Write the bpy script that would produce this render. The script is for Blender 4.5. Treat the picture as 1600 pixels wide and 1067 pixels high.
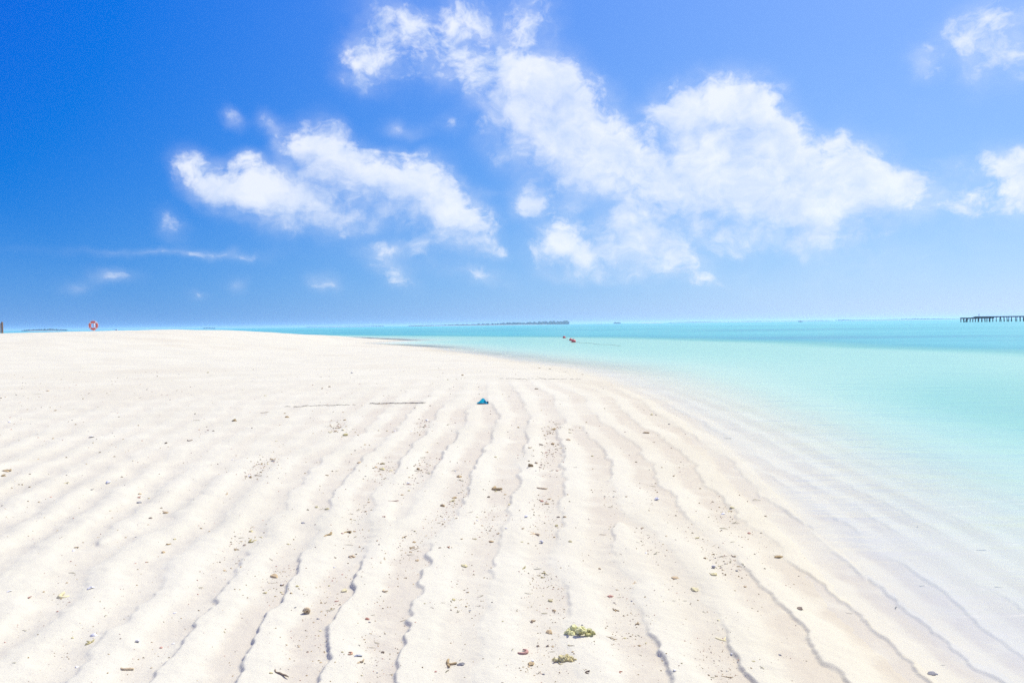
import bpy, bmesh, math, random
import numpy as np
from mathutils import Vector, Matrix, Quaternion

rad = math.radians
scene = bpy.context.scene
COL = scene.collection
for o in list(bpy.data.objects):
    bpy.data.objects.remove(o)

# ------------------------------------------------------------------ camera
FPX, CU, CV = 1256.0, 800.0, 533.5          # focal length and centre in photograph pixels (1600 wide)
CAM_H = 1.35
ROLL, PITCH = math.atan(20 / 1600), math.atan(26.3 / FPX)
_fw = Vector((0, math.cos(PITCH), -math.sin(PITCH)))
_rt0 = Vector((1, 0, 0)); _up0 = _rt0.cross(_fw)
RT = _rt0 * math.cos(ROLL) - _up0 * math.sin(ROLL)
UP = _up0 * math.cos(ROLL) + _rt0 * math.sin(ROLL)
cam_d = bpy.data.cameras.new('camera')
cam_d.sensor_width = 36; cam_d.lens = FPX / 1600 * 36
cam_d.clip_start = 0.05; cam_d.clip_end = 40000
cam = bpy.data.objects.new('camera', cam_d); COL.objects.link(cam)
M = Matrix((RT, UP, -_fw)).transposed().to_4x4(); M.translation = (0, 0, CAM_H)
cam.matrix_world = M
scene.camera = cam

def ray(u, v):
    return (_fw + RT * ((u - CU) / FPX) + UP * ((CV - v) / FPX)).normalized()

# ------------------------------------------------------------------ sun, sky, exposure
SUN_EL, SUN_AZ = 50.0, 40.0                 # azimuth clockwise from +Y (towards +X)
sd_ = bpy.data.lights.new('sun', 'SUN'); sd_.energy = 4.7; sd_.angle = rad(0.53); sd_.color = (1.0, 0.955, 0.83)
sun = bpy.data.objects.new('sun', sd_); COL.objects.link(sun)
to_sun = Vector((math.cos(rad(SUN_EL)) * math.sin(rad(SUN_AZ)), math.cos(rad(SUN_EL)) * math.cos(rad(SUN_AZ)), math.sin(rad(SUN_EL))))
sun.rotation_euler = to_sun.to_track_quat('Z', 'Y').to_euler()
scene.view_settings.view_transform = 'Standard'
scene.view_settings.look = 'None'
scene.view_settings.gamma = 1.0
scene.view_settings.use_curve_mapping = False
scene.view_settings.exposure = 0.16
cy = scene.cycles
cy.use_denoising = False
cy.max_bounces = 6; cy.diffuse_bounces = 4; cy.glossy_bounces = 2; cy.transmission_bounces = 4
cy.transparent_max_bounces = 8; cy.volume_bounces = 1
cy.caustics_reflective = False; cy.caustics_refractive = False

class NT:
    """small helper round a node tree"""
    def __init__(s, tree):
        s.t = tree; tree.nodes.clear()
    def n(s, typ, ins=None, **kw):
        nd = s.t.nodes.new(typ)
        for k, v in kw.items(): setattr(nd, k, v)
        for k, v in (ins or {}).items():
            if isinstance(v, bpy.types.NodeSocket): s.t.links.new(v, nd.inputs[k])
            else: nd.inputs[k].default_value = v
        return nd
    def m(s, op, a, b=0.0, c=0.0, clamp=False):
        return s.n('ShaderNodeMath', {0: a, 1: b, 2: c}, operation=op, use_clamp=clamp).outputs[0]
    def v(s, op, a, b=(0, 0, 0), out=0):
        return s.n('ShaderNodeVectorMath', {0: a, 1: b}, operation=op).outputs[out]
    def rng(s, x, a, b, c=0.0, d=1.0, typ='SMOOTHSTEP'):
        return s.n('ShaderNodeMapRange', {'Value': x, 'From Min': a, 'From Max': b, 'To Min': c, 'To Max': d}, interpolation_type=typ).outputs[0]
    def mix(s, f, a, b, mode='MIX'):
        nd = s.t.nodes.new('ShaderNodeMix'); nd.data_type = 'RGBA'; nd.blend_type = mode
        for i, x in ((0, f), (6, a), (7, b)):
            if isinstance(x, bpy.types.NodeSocket): s.t.links.new(x, nd.inputs[i])
            else: nd.inputs[i].default_value = x if i == 0 else tuple(x) + (1,) * (4 - len(x))
        return nd.outputs[2]
    def noise(s, vec, scale, detail=4, rough=0.5, dist=0.0, out=0):
        return s.n('ShaderNodeTexNoise', {'Vector': vec, 'Scale': scale, 'Detail': detail, 'Roughness': rough, 'Distortion': dist}).outputs[out]

world = bpy.data.worlds.new('World'); scene.world = world; world.use_nodes = True
w = NT(world.node_tree)
sky = w.n('ShaderNodeTexSky', sky_type='NISHITA', sun_disc=False, sun_elevation=rad(SUN_EL), sun_rotation=rad(SUN_AZ),
          altitude=0.0, air_density=0.8, dust_density=0.2, ozone_density=1.0)
geo = w.n('ShaderNodeTexCoord')
DIR = geo.outputs['Generated']
# the photograph's strong, clean blue: one contrast curve per channel on the whole sky, brighter towards the sun
SUND = tuple(to_sun)
cosg = w.m('MAXIMUM', w.v('DOT_PRODUCT', DIR, SUND, 1), 0.30)
sc_ = w.n('ShaderNodeSeparateColor', {0: sky.outputs[0]})
chs = []
for i, (p_, q_, g_, o_) in enumerate(((0.8, 2.0, 0.166, 0.105), (0.6, 1.0, 0.412, 0.15), (0.2, 0.5, 0.640, 0.0))):
    x_ = w.m('MULTIPLY', w.m('POWER', w.m('MULTIPLY', sc_.outputs[i], 0.1), p_), w.m('EXPONENT', w.m('MULTIPLY', cosg, q_)))
    x_ = w.m('MULTIPLY_ADD', x_, g_ * 10, -o_ * 10)
    chs.append(w.m('MINIMUM', w.m('MAXIMUM', x_, 0.03), 11.5))
skyc = w.n('ShaderNodeCombineColor', {0: chs[0], 1: chs[1], 2: chs[2]}).outputs[0]

# clouds: a field of puffs by direction (azimuth, elevation), broken up by fractal noise
sx = w.n('ShaderNodeSeparateXYZ', {0: DIR})
az = w.m('ARCTAN2', sx.outputs[0], sx.outputs[1])
el = w.m('ARCSINE', sx.outputs[2])
AE = w.n('ShaderNodeCombineXYZ', {0: az, 1: el, 2: 0.0}).outputs[0]
warpn = w.noise(AE, 9.0, 3, 0.55, 0, 1)
warp2 = w.noise(AE, 34.0, 3, 0.6, 0, 1)
off = w.v('MULTIPLY', w.v('SUBTRACT', warpn, (0.5, 0.5, 0.5)), (0.055, 0.04, 0.0))
off2 = w.v('MULTIPLY', w.v('SUBTRACT', warp2, (0.5, 0.5, 0.5)), (0.018, 0.014, 0.0))
AEW = w.v('ADD', w.v('ADD', AE, off), off2)
# (u, v, half width, half height, tilt in degrees, weight) - where the photograph has its clouds
PUFFS = [
 (565,100,48,40,20,.75),(640,40,120,60,20,.27),(720,75,110,70,25,.42),(830,25,60,60,0,.33),(700,15,130,50,0,.22),(610,110,60,40,0,.3),
 (800,120,62,52,30,.85),(860,140,62,56,30,1.),(820,195,85,60,30,.9),(900,190,62,62,50,.95),(940,240,70,62,40,1.),(880,235,80,50,35,.85),
 (985,265,75,45,20,.95),(1045,280,85,52,10,1.),(1110,300,90,50,15,1.),(1180,320,80,46,10,.9),(1250,345,75,44,10,.8),(1300,350,40,42,0,.6),
 (1290,375,50,18,0,.4),(1125,372,48,26,10,.55),(1060,175,48,44,0,.9),(1130,165,72,42,10,1.05),(1190,190,45,48,0,.95),(1120,220,88,44,10,.85),
 (1200,245,70,48,20,.95),(1245,280,70,46,15,1.),(1310,275,78,46,15,.9),(1370,295,68,46,25,.95),(1310,225,36,18,10,.55),(1160,265,80,38,0,.75),
 (875,385,48,34,10,1.05),(925,403,52,28,10,1.0),(965,345,42,40,30,1.0),(1010,372,60,44,20,1.1),(1045,400,50,30,10,.7),(900,425,80,20,0,.35),
 (835,318,44,32,0,.8),(895,322,26,30,60,.45),(300,262,42,28,35,.75),(345,290,58,32,30,.85),(400,312,62,36,15,.85),(450,312,58,44,0,.95),
 (500,322,62,40,0,.85),(550,345,50,26,0,.55),(490,228,46,40,20,.95),(530,252,55,38,40,.85),(570,280,62,42,25,.9),(625,300,62,44,20,.95),
 (670,300,46,44,20,1.),(700,335,58,44,35,.95),(735,355,46,36,35,.75),(755,388,46,18,15,.5),(392,250,32,24,0,.65),(365,178,26,18,40,.4),
 (425,190,34,22,30,.42),(445,220,20,24,70,.35),(630,198,50,20,0,.4),(700,195,26,18,0,.28),(640,240,60,18,0,.22),(270,350,40,26,45,.35),
 (230,392,220,10,-1,.15),(340,395,130,12,0,.13),(180,432,44,20,10,.3),(120,442,30,14,5,.26),(515,445,46,22,15,.34),(620,425,56,30,30,.38),
 (650,385,90,16,-3,.34),(735,425,84,22,15,.38),(365,435,24,18,0,.25),(305,462,26,12,0,.2),(1560,35,70,46,0,.4),(1590,80,36,60,0,.38),
 (1515,100,32,46,-20,.4),(1440,92,26,28,0,.4),(1480,70,60,40,0,.3),(1560,270,58,44,0,.62),(1600,295,60,50,0,.58),(1500,312,40,34,0,.45),
 (1480,255,26,14,0,.4),(1090,435,40,12,10,.35),(980,430,90,16,0,.3),(760,300,50,16,0,.22),(1150,420,420,80,0,.14),(1420,360,260,120,0,.13),(640,375,300,60,0,.14),(1250,250,420,180,0,.10),(760,120,300,130,15,.10),
]
AEU = w.v('ADD', AEW, (0.004, 0.030, 0.0))
acc = accu = None
for (u, v, a, b, tilt, wt) in PUFFS:
    d = ray(u, v)
    if wt >= 0.7: a, b, tilt = a * 1.10, b * 1.28, tilt * 0.7
    for up in (0, 1):
        if up and wt < 0.75: continue
        mp = w.n('ShaderNodeMapping', {'Vector': AEU if up else AEW, 'Location': (math.atan2(d.x, d.y), math.asin(d.z), 0), 'Rotation': (0, 0, rad(-tilt)),
                 'Scale': (a * 1.45 / FPX, b * 1.45 / FPX, 1)}, vector_type='TEXTURE').outputs[0]
        g = w.n('ShaderNodeTexGradient', {'Vector': mp}, gradient_type='QUADRATIC_SPHERE').outputs['Fac']
        old = accu if up else acc
        new = w.m('MULTIPLY', g, wt * 1.3) if old is None else w.m('MULTIPLY_ADD', g, wt * 1.3, old)
        if up: accu = new
        else: acc = new
base_ = w.rng(accu, 0.15, 1.0)
# broken cloud goes on beyond the frame, extra cover added to whiten shadows
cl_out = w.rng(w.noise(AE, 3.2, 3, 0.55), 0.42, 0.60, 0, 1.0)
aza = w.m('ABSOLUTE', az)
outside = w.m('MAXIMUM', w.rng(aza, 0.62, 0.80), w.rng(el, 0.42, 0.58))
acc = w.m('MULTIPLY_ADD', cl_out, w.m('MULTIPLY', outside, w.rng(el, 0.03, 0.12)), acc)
CV_ = w.v('MULTIPLY', AEW, (1, 1.25, 1))
n1 = w.noise(CV_, 15.0, 9, 0.60)
n2 = w.noise(w.v('ADD', w.v('MULTIPLY', AEW, (1, 1.3, 1)), (3.1, 1.7, 0)), 50.0, 8, 0.64)
acc = w.m('POWER', w.m('MINIMUM', acc, 1.6), 0.85)
def puffy(vec, scale):
    return w.n('ShaderNodeTexVoronoi', {'Vector': vec, 'Scale': scale, 'Detail': 4.0, 'Roughness': 0.55, 'Lacunarity': 2.1, 'Smoothness': 0.6}, feature='SMOOTH_F1', normalize=True, voronoi_dimensions='2D').outputs['Distance']
pf = w.m('SUBTRACT', 0.36, puffy(CV_, 21.0))
nb = w.m('ADD', w.m('ADD', w.m('MULTIPLY', w.m('SUBTRACT', n1, 0.5), 1.7), w.m('MULTIPLY', w.m('SUBTRACT', n2, 0.5), 1.1)), w.m('MULTIPLY', pf, 1.55))
field = w.m('ADD', acc, w.m('MULTIPLY', nb, w.rng(acc, 0.0, 0.45, 0.0, 1.0)))
dens = w.n('ShaderNodeMix', {0: base_, 2: w.rng(field, 0.22, 1.12), 3: w.rng(field, 0.05, 1.8)}).outputs[0]
veil = w.m('MULTIPLY', w.rng(acc, 0.0, 0.65, 0, 0.50), w.rng(n1, 0.30, 0.72, 0.2, 1.0))
billow = w.noise(w.v('ADD', CV_, (0.006, -0.009, 0.0)), 22.0, 7, 0.6)
thick = w.m('ADD', w.m('SUBTRACT', w.rng(field, 0.2, 1.5, 0.35, 0.8), w.m('MULTIPLY', base_, 0.30)), w.m('MULTIPLY', w.m('SUBTRACT', billow, 0.48), 2.6), 0, True)
cloud_col = w.mix(thick, (5.8, 6.9, 8.9), (9.0, 9.2, 9.5))
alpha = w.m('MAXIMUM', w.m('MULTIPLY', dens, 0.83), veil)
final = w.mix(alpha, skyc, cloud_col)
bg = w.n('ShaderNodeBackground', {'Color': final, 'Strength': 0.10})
w.t.links.new(bg.outputs[0], w.n('ShaderNodeOutputWorld').inputs['Surface'])
world.cycles.sampling_method = 'MANUAL'; world.cycles.sample_map_resolution = 512

# ------------------------------------------------------------------ small helpers
rng = np.random.default_rng(7)
random.seed(5)

def tag(o, label=None, cat=None, group=None, kind=None):
    if label: o['label'] = label
    if cat: o['category'] = cat
    if group: o['group'] = group
    if kind: o['kind'] = kind
    return o

def link(name, mesh, mat=None, parent=None):
    o = bpy.data.objects.new(name, mesh); COL.objects.link(o)
    if mat and not mesh.materials: mesh.materials.append(mat)
    if parent: o.parent = parent
    return o

def empty(name, loc, rz=0.0):
    o = bpy.data.objects.new(name, None); COL.objects.link(o)
    o.empty_display_size = 0.2
    o.location = loc; o.rotation_euler = (0, 0, rz)
    return o

def bm_mesh(bm, name='mesh', smooth=False):
    me = bpy.data.meshes.new(name); bm.normal_update(); bm.to_mesh(me); bm.free()
    if smooth: me.polygons.foreach_set('use_smooth', [True] * len(me.polygons))
    return me

def box(bm, lo, hi, bevel=0.0):
    r = bmesh.ops.create_cube(bm, size=1.0)
    c = [(a + b) / 2 for a, b in zip(lo, hi)]; s = [b - a for a, b in zip(lo, hi)]
    for v in r['verts']: v.co = Vector((v.co.x * s[0] + c[0], v.co.y * s[1] + c[1], v.co.z * s[2] + c[2]))
    if bevel:
        es = list({e for v in r['verts'] for e in v.link_edges})
        bmesh.ops.bevel(bm, geom=es, offset=bevel, segments=1, affect='EDGES')

def tube(bm, pts, radii, seg=8, cap=True):
    pts = [Vector(p) for p in pts]
    if not hasattr(radii, '__len__'): radii = [radii] * len(pts)
    rings = []
    ref = Vector((0, 0, 1))
    for i, p in enumerate(pts):
        t = (pts[min(i + 1, len(pts) - 1)] - pts[max(i - 1, 0)]).normalized()
        if abs(t.dot(ref)) > 0.97: a = t.cross(Vector((1, 0, 0))).normalized()
        else: a = t.cross(ref).normalized()
        b = t.cross(a)
        rings.append([bm.verts.new(p + (a * math.cos(2 * math.pi * k / seg) + b * math.sin(2 * math.pi * k / seg)) * radii[i]) for k in range(seg)])
    for r0, r1 in zip(rings, rings[1:]):
        for k in range(seg): bm.faces.new((r0[k], r0[(k + 1) % seg], r1[(k + 1) % seg], r1[k]))
    if cap:
        bm.faces.new(rings[0][::-1]); bm.faces.new(rings[-1])

_T = rng.random((256, 256))
def vnoise(x, y):
    xi = np.floor(x).astype(int); yi = np.floor(y).astype(int)
    fx = x - xi; fy = y - yi
    fx = fx * fx * fx * (fx * (fx * 6 - 15) + 10); fy = fy * fy * fy * (fy * (fy * 6 - 15) + 10)
    g = lambda a, b: _T[a & 255, b & 255]
    return (g(xi, yi) * (1 - fx) + g(xi + 1, yi) * fx) * (1 - fy) + (g(xi, yi + 1) * (1 - fx) + g(xi + 1, yi + 1) * fx) * fy - 0.5
def fbm(x, y, o=4):
    s = 0; a = 1.0
    for i in range(o):
        s = s + a * vnoise(x + 17.3 * i, y - 9.1 * i); x = x * 2.03; y = y * 2.03; a *= 0.5
    return s
def sst(a, b, x):
    t = np.clip((x - a) / (b - a), 0, 1); return t * t * (3 - 2 * t)

# ------------------------------------------------------------------ terrain as a height field
def gp(u, v, z=0.0):
    d = ray(u, v); t = (z - CAM_H) / d.z
    return (d.x * t, d.y * t)
SHORE = [(1.9, -60), (1.7, 0)] + [gp(*p) for p in [(1420,1067),(1290,930),(1180,800),(1110,720),(1062,665),(1024,636),(985,612),(930,588),
        (890,577),(790,562),(700,549.5),(665,543.5),(638,540.5),(590,538),(560,536),(600,534),(632,532.5),(610,530.5),(560,528.5),(500,526.3),(430,524.8),(340,523)]] \
        + [(-110, 175), (-220, 150), (-330, 20), (-330, -60)]
DEEP = [(40, -200), (24, 5), (20.0, 20), (19.3, 30), (17.8, 37), (16.4, 51), (8, 78), (-18.6, 117), (-51, 161), (-150, 250), (-9000, 420),
        (-9500, 9500), (9500, 9500), (9500, -200)]

def sdf(poly, X, Y):
    P = np.array(poly); Q = np.roll(P, -1, 0)
    best = np.full(X.shape, 1e18); ins = np.zeros(X.shape, bool)
    for (ax, ay), (bx, by) in zip(P, Q):
        dx, dy = bx - ax, by - ay
        t = np.clip(((X - ax) * dx + (Y - ay) * dy) / (dx * dx + dy * dy), 0, 1)
        best = np.minimum(best, (X - ax - t * dx) ** 2 + (Y - ay - t * dy) ** 2)
        c = ((ay > Y) != (by > Y))
        with np.errstate(divide='ignore', invalid='ignore'):
            xi = (bx - ax) * (Y - ay) / (by - ay if by != ay else 1e-9) + ax
        ins ^= c & (X < xi)
    return np.where(ins, 1, -1) * np.sqrt(best)

TH = -0.055
_r = random.Random(31)
DISLOC = [(_r.uniform(-3.5, 4.5), _r.uniform(3.2, 13.0), _r.choice((-1, 1))) for _ in range(12)]
def ripple_phase(X, Y):
    c = X * math.cos(TH) - Y * math.sin(TH); a = X * math.sin(TH) + Y * math.cos(TH)
    c = c + 0.16 * fbm(c * 0.5 + 40, a * 0.28, 2) + 0.075 * vnoise(c * 1.7, a * 2.3) + 0.045 * vnoise(c * 4.5, a * 6.5) + 0.026 * vnoise(c * 12, a * 17) + 0.008 * vnoise(c * 30, a * 44)
    lam = 0.31 + 0.017 * np.clip(a - 3, 0, 11)
    p = c / lam + 0.12
    for (px, py, s) in DISLOC:
        p = p + s * np.arctan2(X - px, (Y - py) * 0.6) / (2 * math.pi)
    return p, lam, a

def terrain(X, Y, detail=True):
    """sand height above the still water, and the trough mask of the ripples"""
    R = np.hypot(X, Y)
    sd = sdf(SHORE, X, Y)
    jig = 0.10 * fbm(X * 1.1, Y * 1.1, 3) * np.clip(R / 10, 0.6, 4)
    s = sd + jig
    pos = np.maximum(s, 0); neg = np.maximum(-s, 0)
    z = 0.085 * (1 - np.exp(-pos / 1.6)) + 0.05 * (1 - np.exp(-pos / 9.0))
    L = sst(-7, -25, X) * (1 - 0.30 * sst(-20, -40, X))
    z = z + 1.25 * L * sst(7, 52, Y + 0.25 * np.abs(X) - 3) * (1 - 0.75 * sst(52, 95, Y)) * (s > -5) * sst(0, 6, pos)
    z = z + 0.05 * fbm(X * 0.16, Y * 0.16, 3) * sst(1, 12, pos) * np.clip(R / 20, 0.3, 2)
    dep = 0.02 * (1 - np.exp(-neg / 0.25)) + 0.36 * (1 - np.exp(-(neg / 4.0) ** 1.35)) + 0.22 * np.exp(-(((X - 10.0) / 8.5) ** 2 + ((Y - 9.0) / 7.5) ** 2)) * sst(0.4, 5.0, neg)
    dd = sdf(DEEP, X, Y) + 2.0 * fbm(X * 0.12, Y * 0.12, 3)
    dep = dep + 1.5 * sst(-3, 10, dd) * (neg > 0) + 0.9 * sst(20, 300, dd) * (neg > 0)
    z = z - dep
    trough = np.zeros_like(X)
    if detail:
        p, lam, a = ripple_phase(X, Y)
        f = p - np.floor(p)
        e = 0.06
        prof = np.where(f < e, sst(0, e, f), 1 - 0.12 * sst(e, 0.3, f) - 0.80 * sst(0.22, 0.70, f) - 0.08 * sst(0.6, 1.0, f))
        soft = 0.5 + 0.5 * np.cos(2 * math.pi * (f - 0.28))
        zone = (1 - sst(11, 22, R)) * (1 - 0.9 * sst(1.5, 8, neg))
        sharp = sst(-1.7, -0.5, X + 0.1 * Y + 0.6 * fbm(X * .6, Y * .35, 2)) * (1 - 0.45 * sst(0.0, 3.0, neg)) * sst(-0.30, 0.08, fbm(X * 1.3 + 9, Y * 0.8, 2) + 0.05)
        amp = (0.0185 + 0.012 * fbm(X * 0.8 + 5, Y * 0.5, 2)) * zone * (1 - 0.38 * sst(0.4, 1.6, X)) * (1 - 0.85 * sst(-0.6, -2.6, X) * sst(5.2, 8.2, Y + 0.4 * X))
        lower = sst(-6.0, -3.0, X)
        rip = amp * (1.9 - 0.9 * lower) * (sharp * prof + (1 - sharp) * (0.75 * soft + 0.1 * prof))
        z = z + rip - 0.5 * amp * (neg > 0.3)
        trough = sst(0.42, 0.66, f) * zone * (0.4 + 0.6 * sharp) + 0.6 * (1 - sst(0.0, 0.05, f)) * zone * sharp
        # cross swash undulations on the upper beach at the left
        cw = np.sin(2 * math.pi * (Y / 0.9 + 0.9 * fbm(X * 0.35, Y * 0.35, 2))) * sst(-1.0, -3.5, X) * sst(5, 7, Y) * (1 - sst(13, 20, Y))
        z = z + 0.0065 * cw
        lump = (0.5 + 1.0 * sst(-0.5, -3.5, X)) * (1 - sst(14, 30, R))
        z = z + 0.0075 * fbm(X * 4.5, Y * 3.2, 3) * lump + 0.0022 * fbm(X * 22, Y * 16, 2) * (1 - sst(7, 12, R))
        z = z + 0.02 * fbm(X * 0.9, Y * 0.9, 3) * sst(14, 30, R) * (pos > 0)
    return z, trough

def tz(x, y):
    return float(terrain(np.array([float(x)]), np.array([float(y)]))[0][0])

def hit(us, vs):
    """where sight lines through photograph pixels meet the sand (for measuring out the beach)"""
    us = np.atleast_1d(us).astype(float); vs = np.atleast_1d(vs).astype(float)
    D = np.array([ray(u, v) for u, v in zip(us, vs)])
    t0 = np.full(len(us), np.nan); done = np.zeros(len(us), bool); prev = np.full(len(us), 1.0)
    for t in np.geomspace(1.5, 140, 260):
        P = D * t
        below = (P[:, 2] + CAM_H < terrain(P[:, 0], P[:, 1], False)[0]) & ~done
        t0[below] = (t + prev[below]) / 2; done |= below; prev[:] = t
    ok = done
    for _ in range(3):
        P = D * np.nan_to_num(t0, nan=5)[:, None]
        zz = terrain(P[:, 0], P[:, 1])[0]
        tn = np.where(D[:, 2] < -0.012, (zz - CAM_H) / np.minimum(D[:, 2], -1e-3), t0)
        t0 = np.where(np.abs(tn - t0) < 0.15 * t0, tn, t0)
    P = D * np.nan_to_num(t0, nan=5)[:, None]
    return P[:, 0], P[:, 1], terrain(P[:, 0], P[:, 1])[0], ok

# grid that is fine ahead of the viewer and coarse elsewhere
azs = np.concatenate([np.radians(np.arange(-180, -44, 3.0)), np.radians(np.linspace(-43, 43, 940)), np.radians(np.arange(46, 180, 3.0))])
rows = list(np.linspace(0.05, 1.9, 24)); r_ = 1.93
while r_ < 200:
    rows.append(r_); r_ += max(0.010, r_ * r_ / (1.35 * 800))
rows += list(np.geomspace(215, 9000, 46))
rows = np.array(rows)
AA, RR = np.meshgrid(azs, rows)
GX, GY = RR * np.sin(AA), RR * np.cos(AA)
GZ, GT = terrain(GX, GY)

def grid_mesh(name, X, Y, Z, keep=None, attrs=None):
    nr, nc = X.shape
    co = np.stack([X, Y, Z], -1).reshape(-1, 3).astype(np.float32)
    i = np.arange(nr - 1)[:, None]; j = np.arange(nc)[None, :]; j2 = (j + 1) % nc
    q = np.stack([i * nc + j, i * nc + j2, (i + 1) * nc + j2, (i + 1) * nc + j], -1)      # upward normals
    q = q[..., ::-1]
    if keep is not None:
        k = keep[:-1] | keep[1:]; k = k | np.roll(k, -1, 1)
        q = q[k]
    q = q.reshape(-1, 4)
    used = np.unique(q); remap = np.zeros(len(co), np.int64); remap[used] = np.arange(len(used))
    q = remap[q]; co = co[used]
    me = bpy.data.meshes.new(name)
    me.vertices.add(len(co)); me.vertices.foreach_set('co', co.ravel())
    me.loops.add(q.size); me.loops.foreach_set('vertex_index', q.ravel().astype(np.int32))
    me.polygons.add(len(q)); me.polygons.foreach_set('loop_start', np.arange(0, q.size, 4, dtype=np.int32))
    me.polygons.foreach_set('use_smooth', np.ones(len(q), bool))
    for k, a in (attrs or {}).items():
        at = me.attributes.new(k, 'FLOAT', 'POINT'); at.data.foreach_set('value', a.reshape(-1)[used].astype(np.float32))
    me.update(calc_edges=True); me.validate()
    return me

# ------------------------------------------------------------------ materials
def new_mat(name):
    m = bpy.data.materials.new(name); m.use_nodes = True
    return m, NT(m.node_tree)
def finish(n, shader, disp=None):
    n.t.links.new(shader, n.n('ShaderNodeOutputMaterial').inputs['Surface'])

def sand_material():
    m, n = new_mat('coral_sand')
    tc = n.n('ShaderNodeNewGeometry').outputs['Position']
    tr = n.n('ShaderNodeAttribute', attribute_name='trough').outputs['Fac']
    px = n.n('ShaderNodeSeparateXYZ', {0: tc})
    big = n.noise(tc, 0.9, 5, 0.55)
    c = n.mix(n.rng(big, 0.3, 0.7), (0.570, 0.540, 0.430), (0.630, 0.600, 0.485))
    c = n.mix(n.m('MULTIPLY', n.rng(n.noise(tc, 0.16, 5, 0.6), 0.48, 0.68), 0.8), c, (0.535, 0.485, 0.375))
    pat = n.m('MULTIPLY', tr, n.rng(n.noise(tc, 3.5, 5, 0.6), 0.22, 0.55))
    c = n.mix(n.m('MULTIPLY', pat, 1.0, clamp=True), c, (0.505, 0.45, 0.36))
    grain = n.noise(tc, 420.0, 2, 0.6)
    c = n.mix(0.35, c, n.mix(n.rng(grain, 0.3, 0.7), (0.42, 0.385, 0.30), (0.72, 0.69, 0.56)))
    # coarse grains and shell flecks
    vor = n.n('ShaderNodeTexVoronoi', {'Vector': tc, 'Scale': 55.0, 'Randomness': 1.0}, feature='F1')
    fl = n.m('MULTIPLY', n.rng(vor.outputs['Distance'], 0.16, 0.10), n.rng(n.n('ShaderNodeSeparateColor', {0: vor.outputs['Color']}).outputs[0], 0.90, 0.94))
    c = n.mix(n.m('MULTIPLY', fl, n.rng(n.noise(tc, 1.7, 3, 0.5), 0.42, 0.6)), c, (0.34, 0.27, 0.20))
    wet = n.rng(n.m('ADD', px.outputs[2], n.m('MULTIPLY', n.noise(tc, 6, 3), 0.02)), 0.085, 0.0)
    c = n.mix(wet, c, n.mix(1.0, c, (0.95, 0.92, 0.85), 'MULTIPLY'))
    b1 = n.n('ShaderNodeBump', {'Height': n.noise(tc, 95.0, 4, 0.65), 'Strength': 0.35, 'Distance': 0.004}).outputs[0]
    b2 = n.n('ShaderNodeBump', {'Height': n.noise(tc, 14.0, 4, 0.6), 'Strength': 0.35, 'Distance': 0.012, 'Normal': b1}).outputs[0]
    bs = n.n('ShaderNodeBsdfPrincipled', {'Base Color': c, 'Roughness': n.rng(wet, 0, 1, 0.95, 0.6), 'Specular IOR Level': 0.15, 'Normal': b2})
    finish(n, bs.outputs[0]); return m

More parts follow.
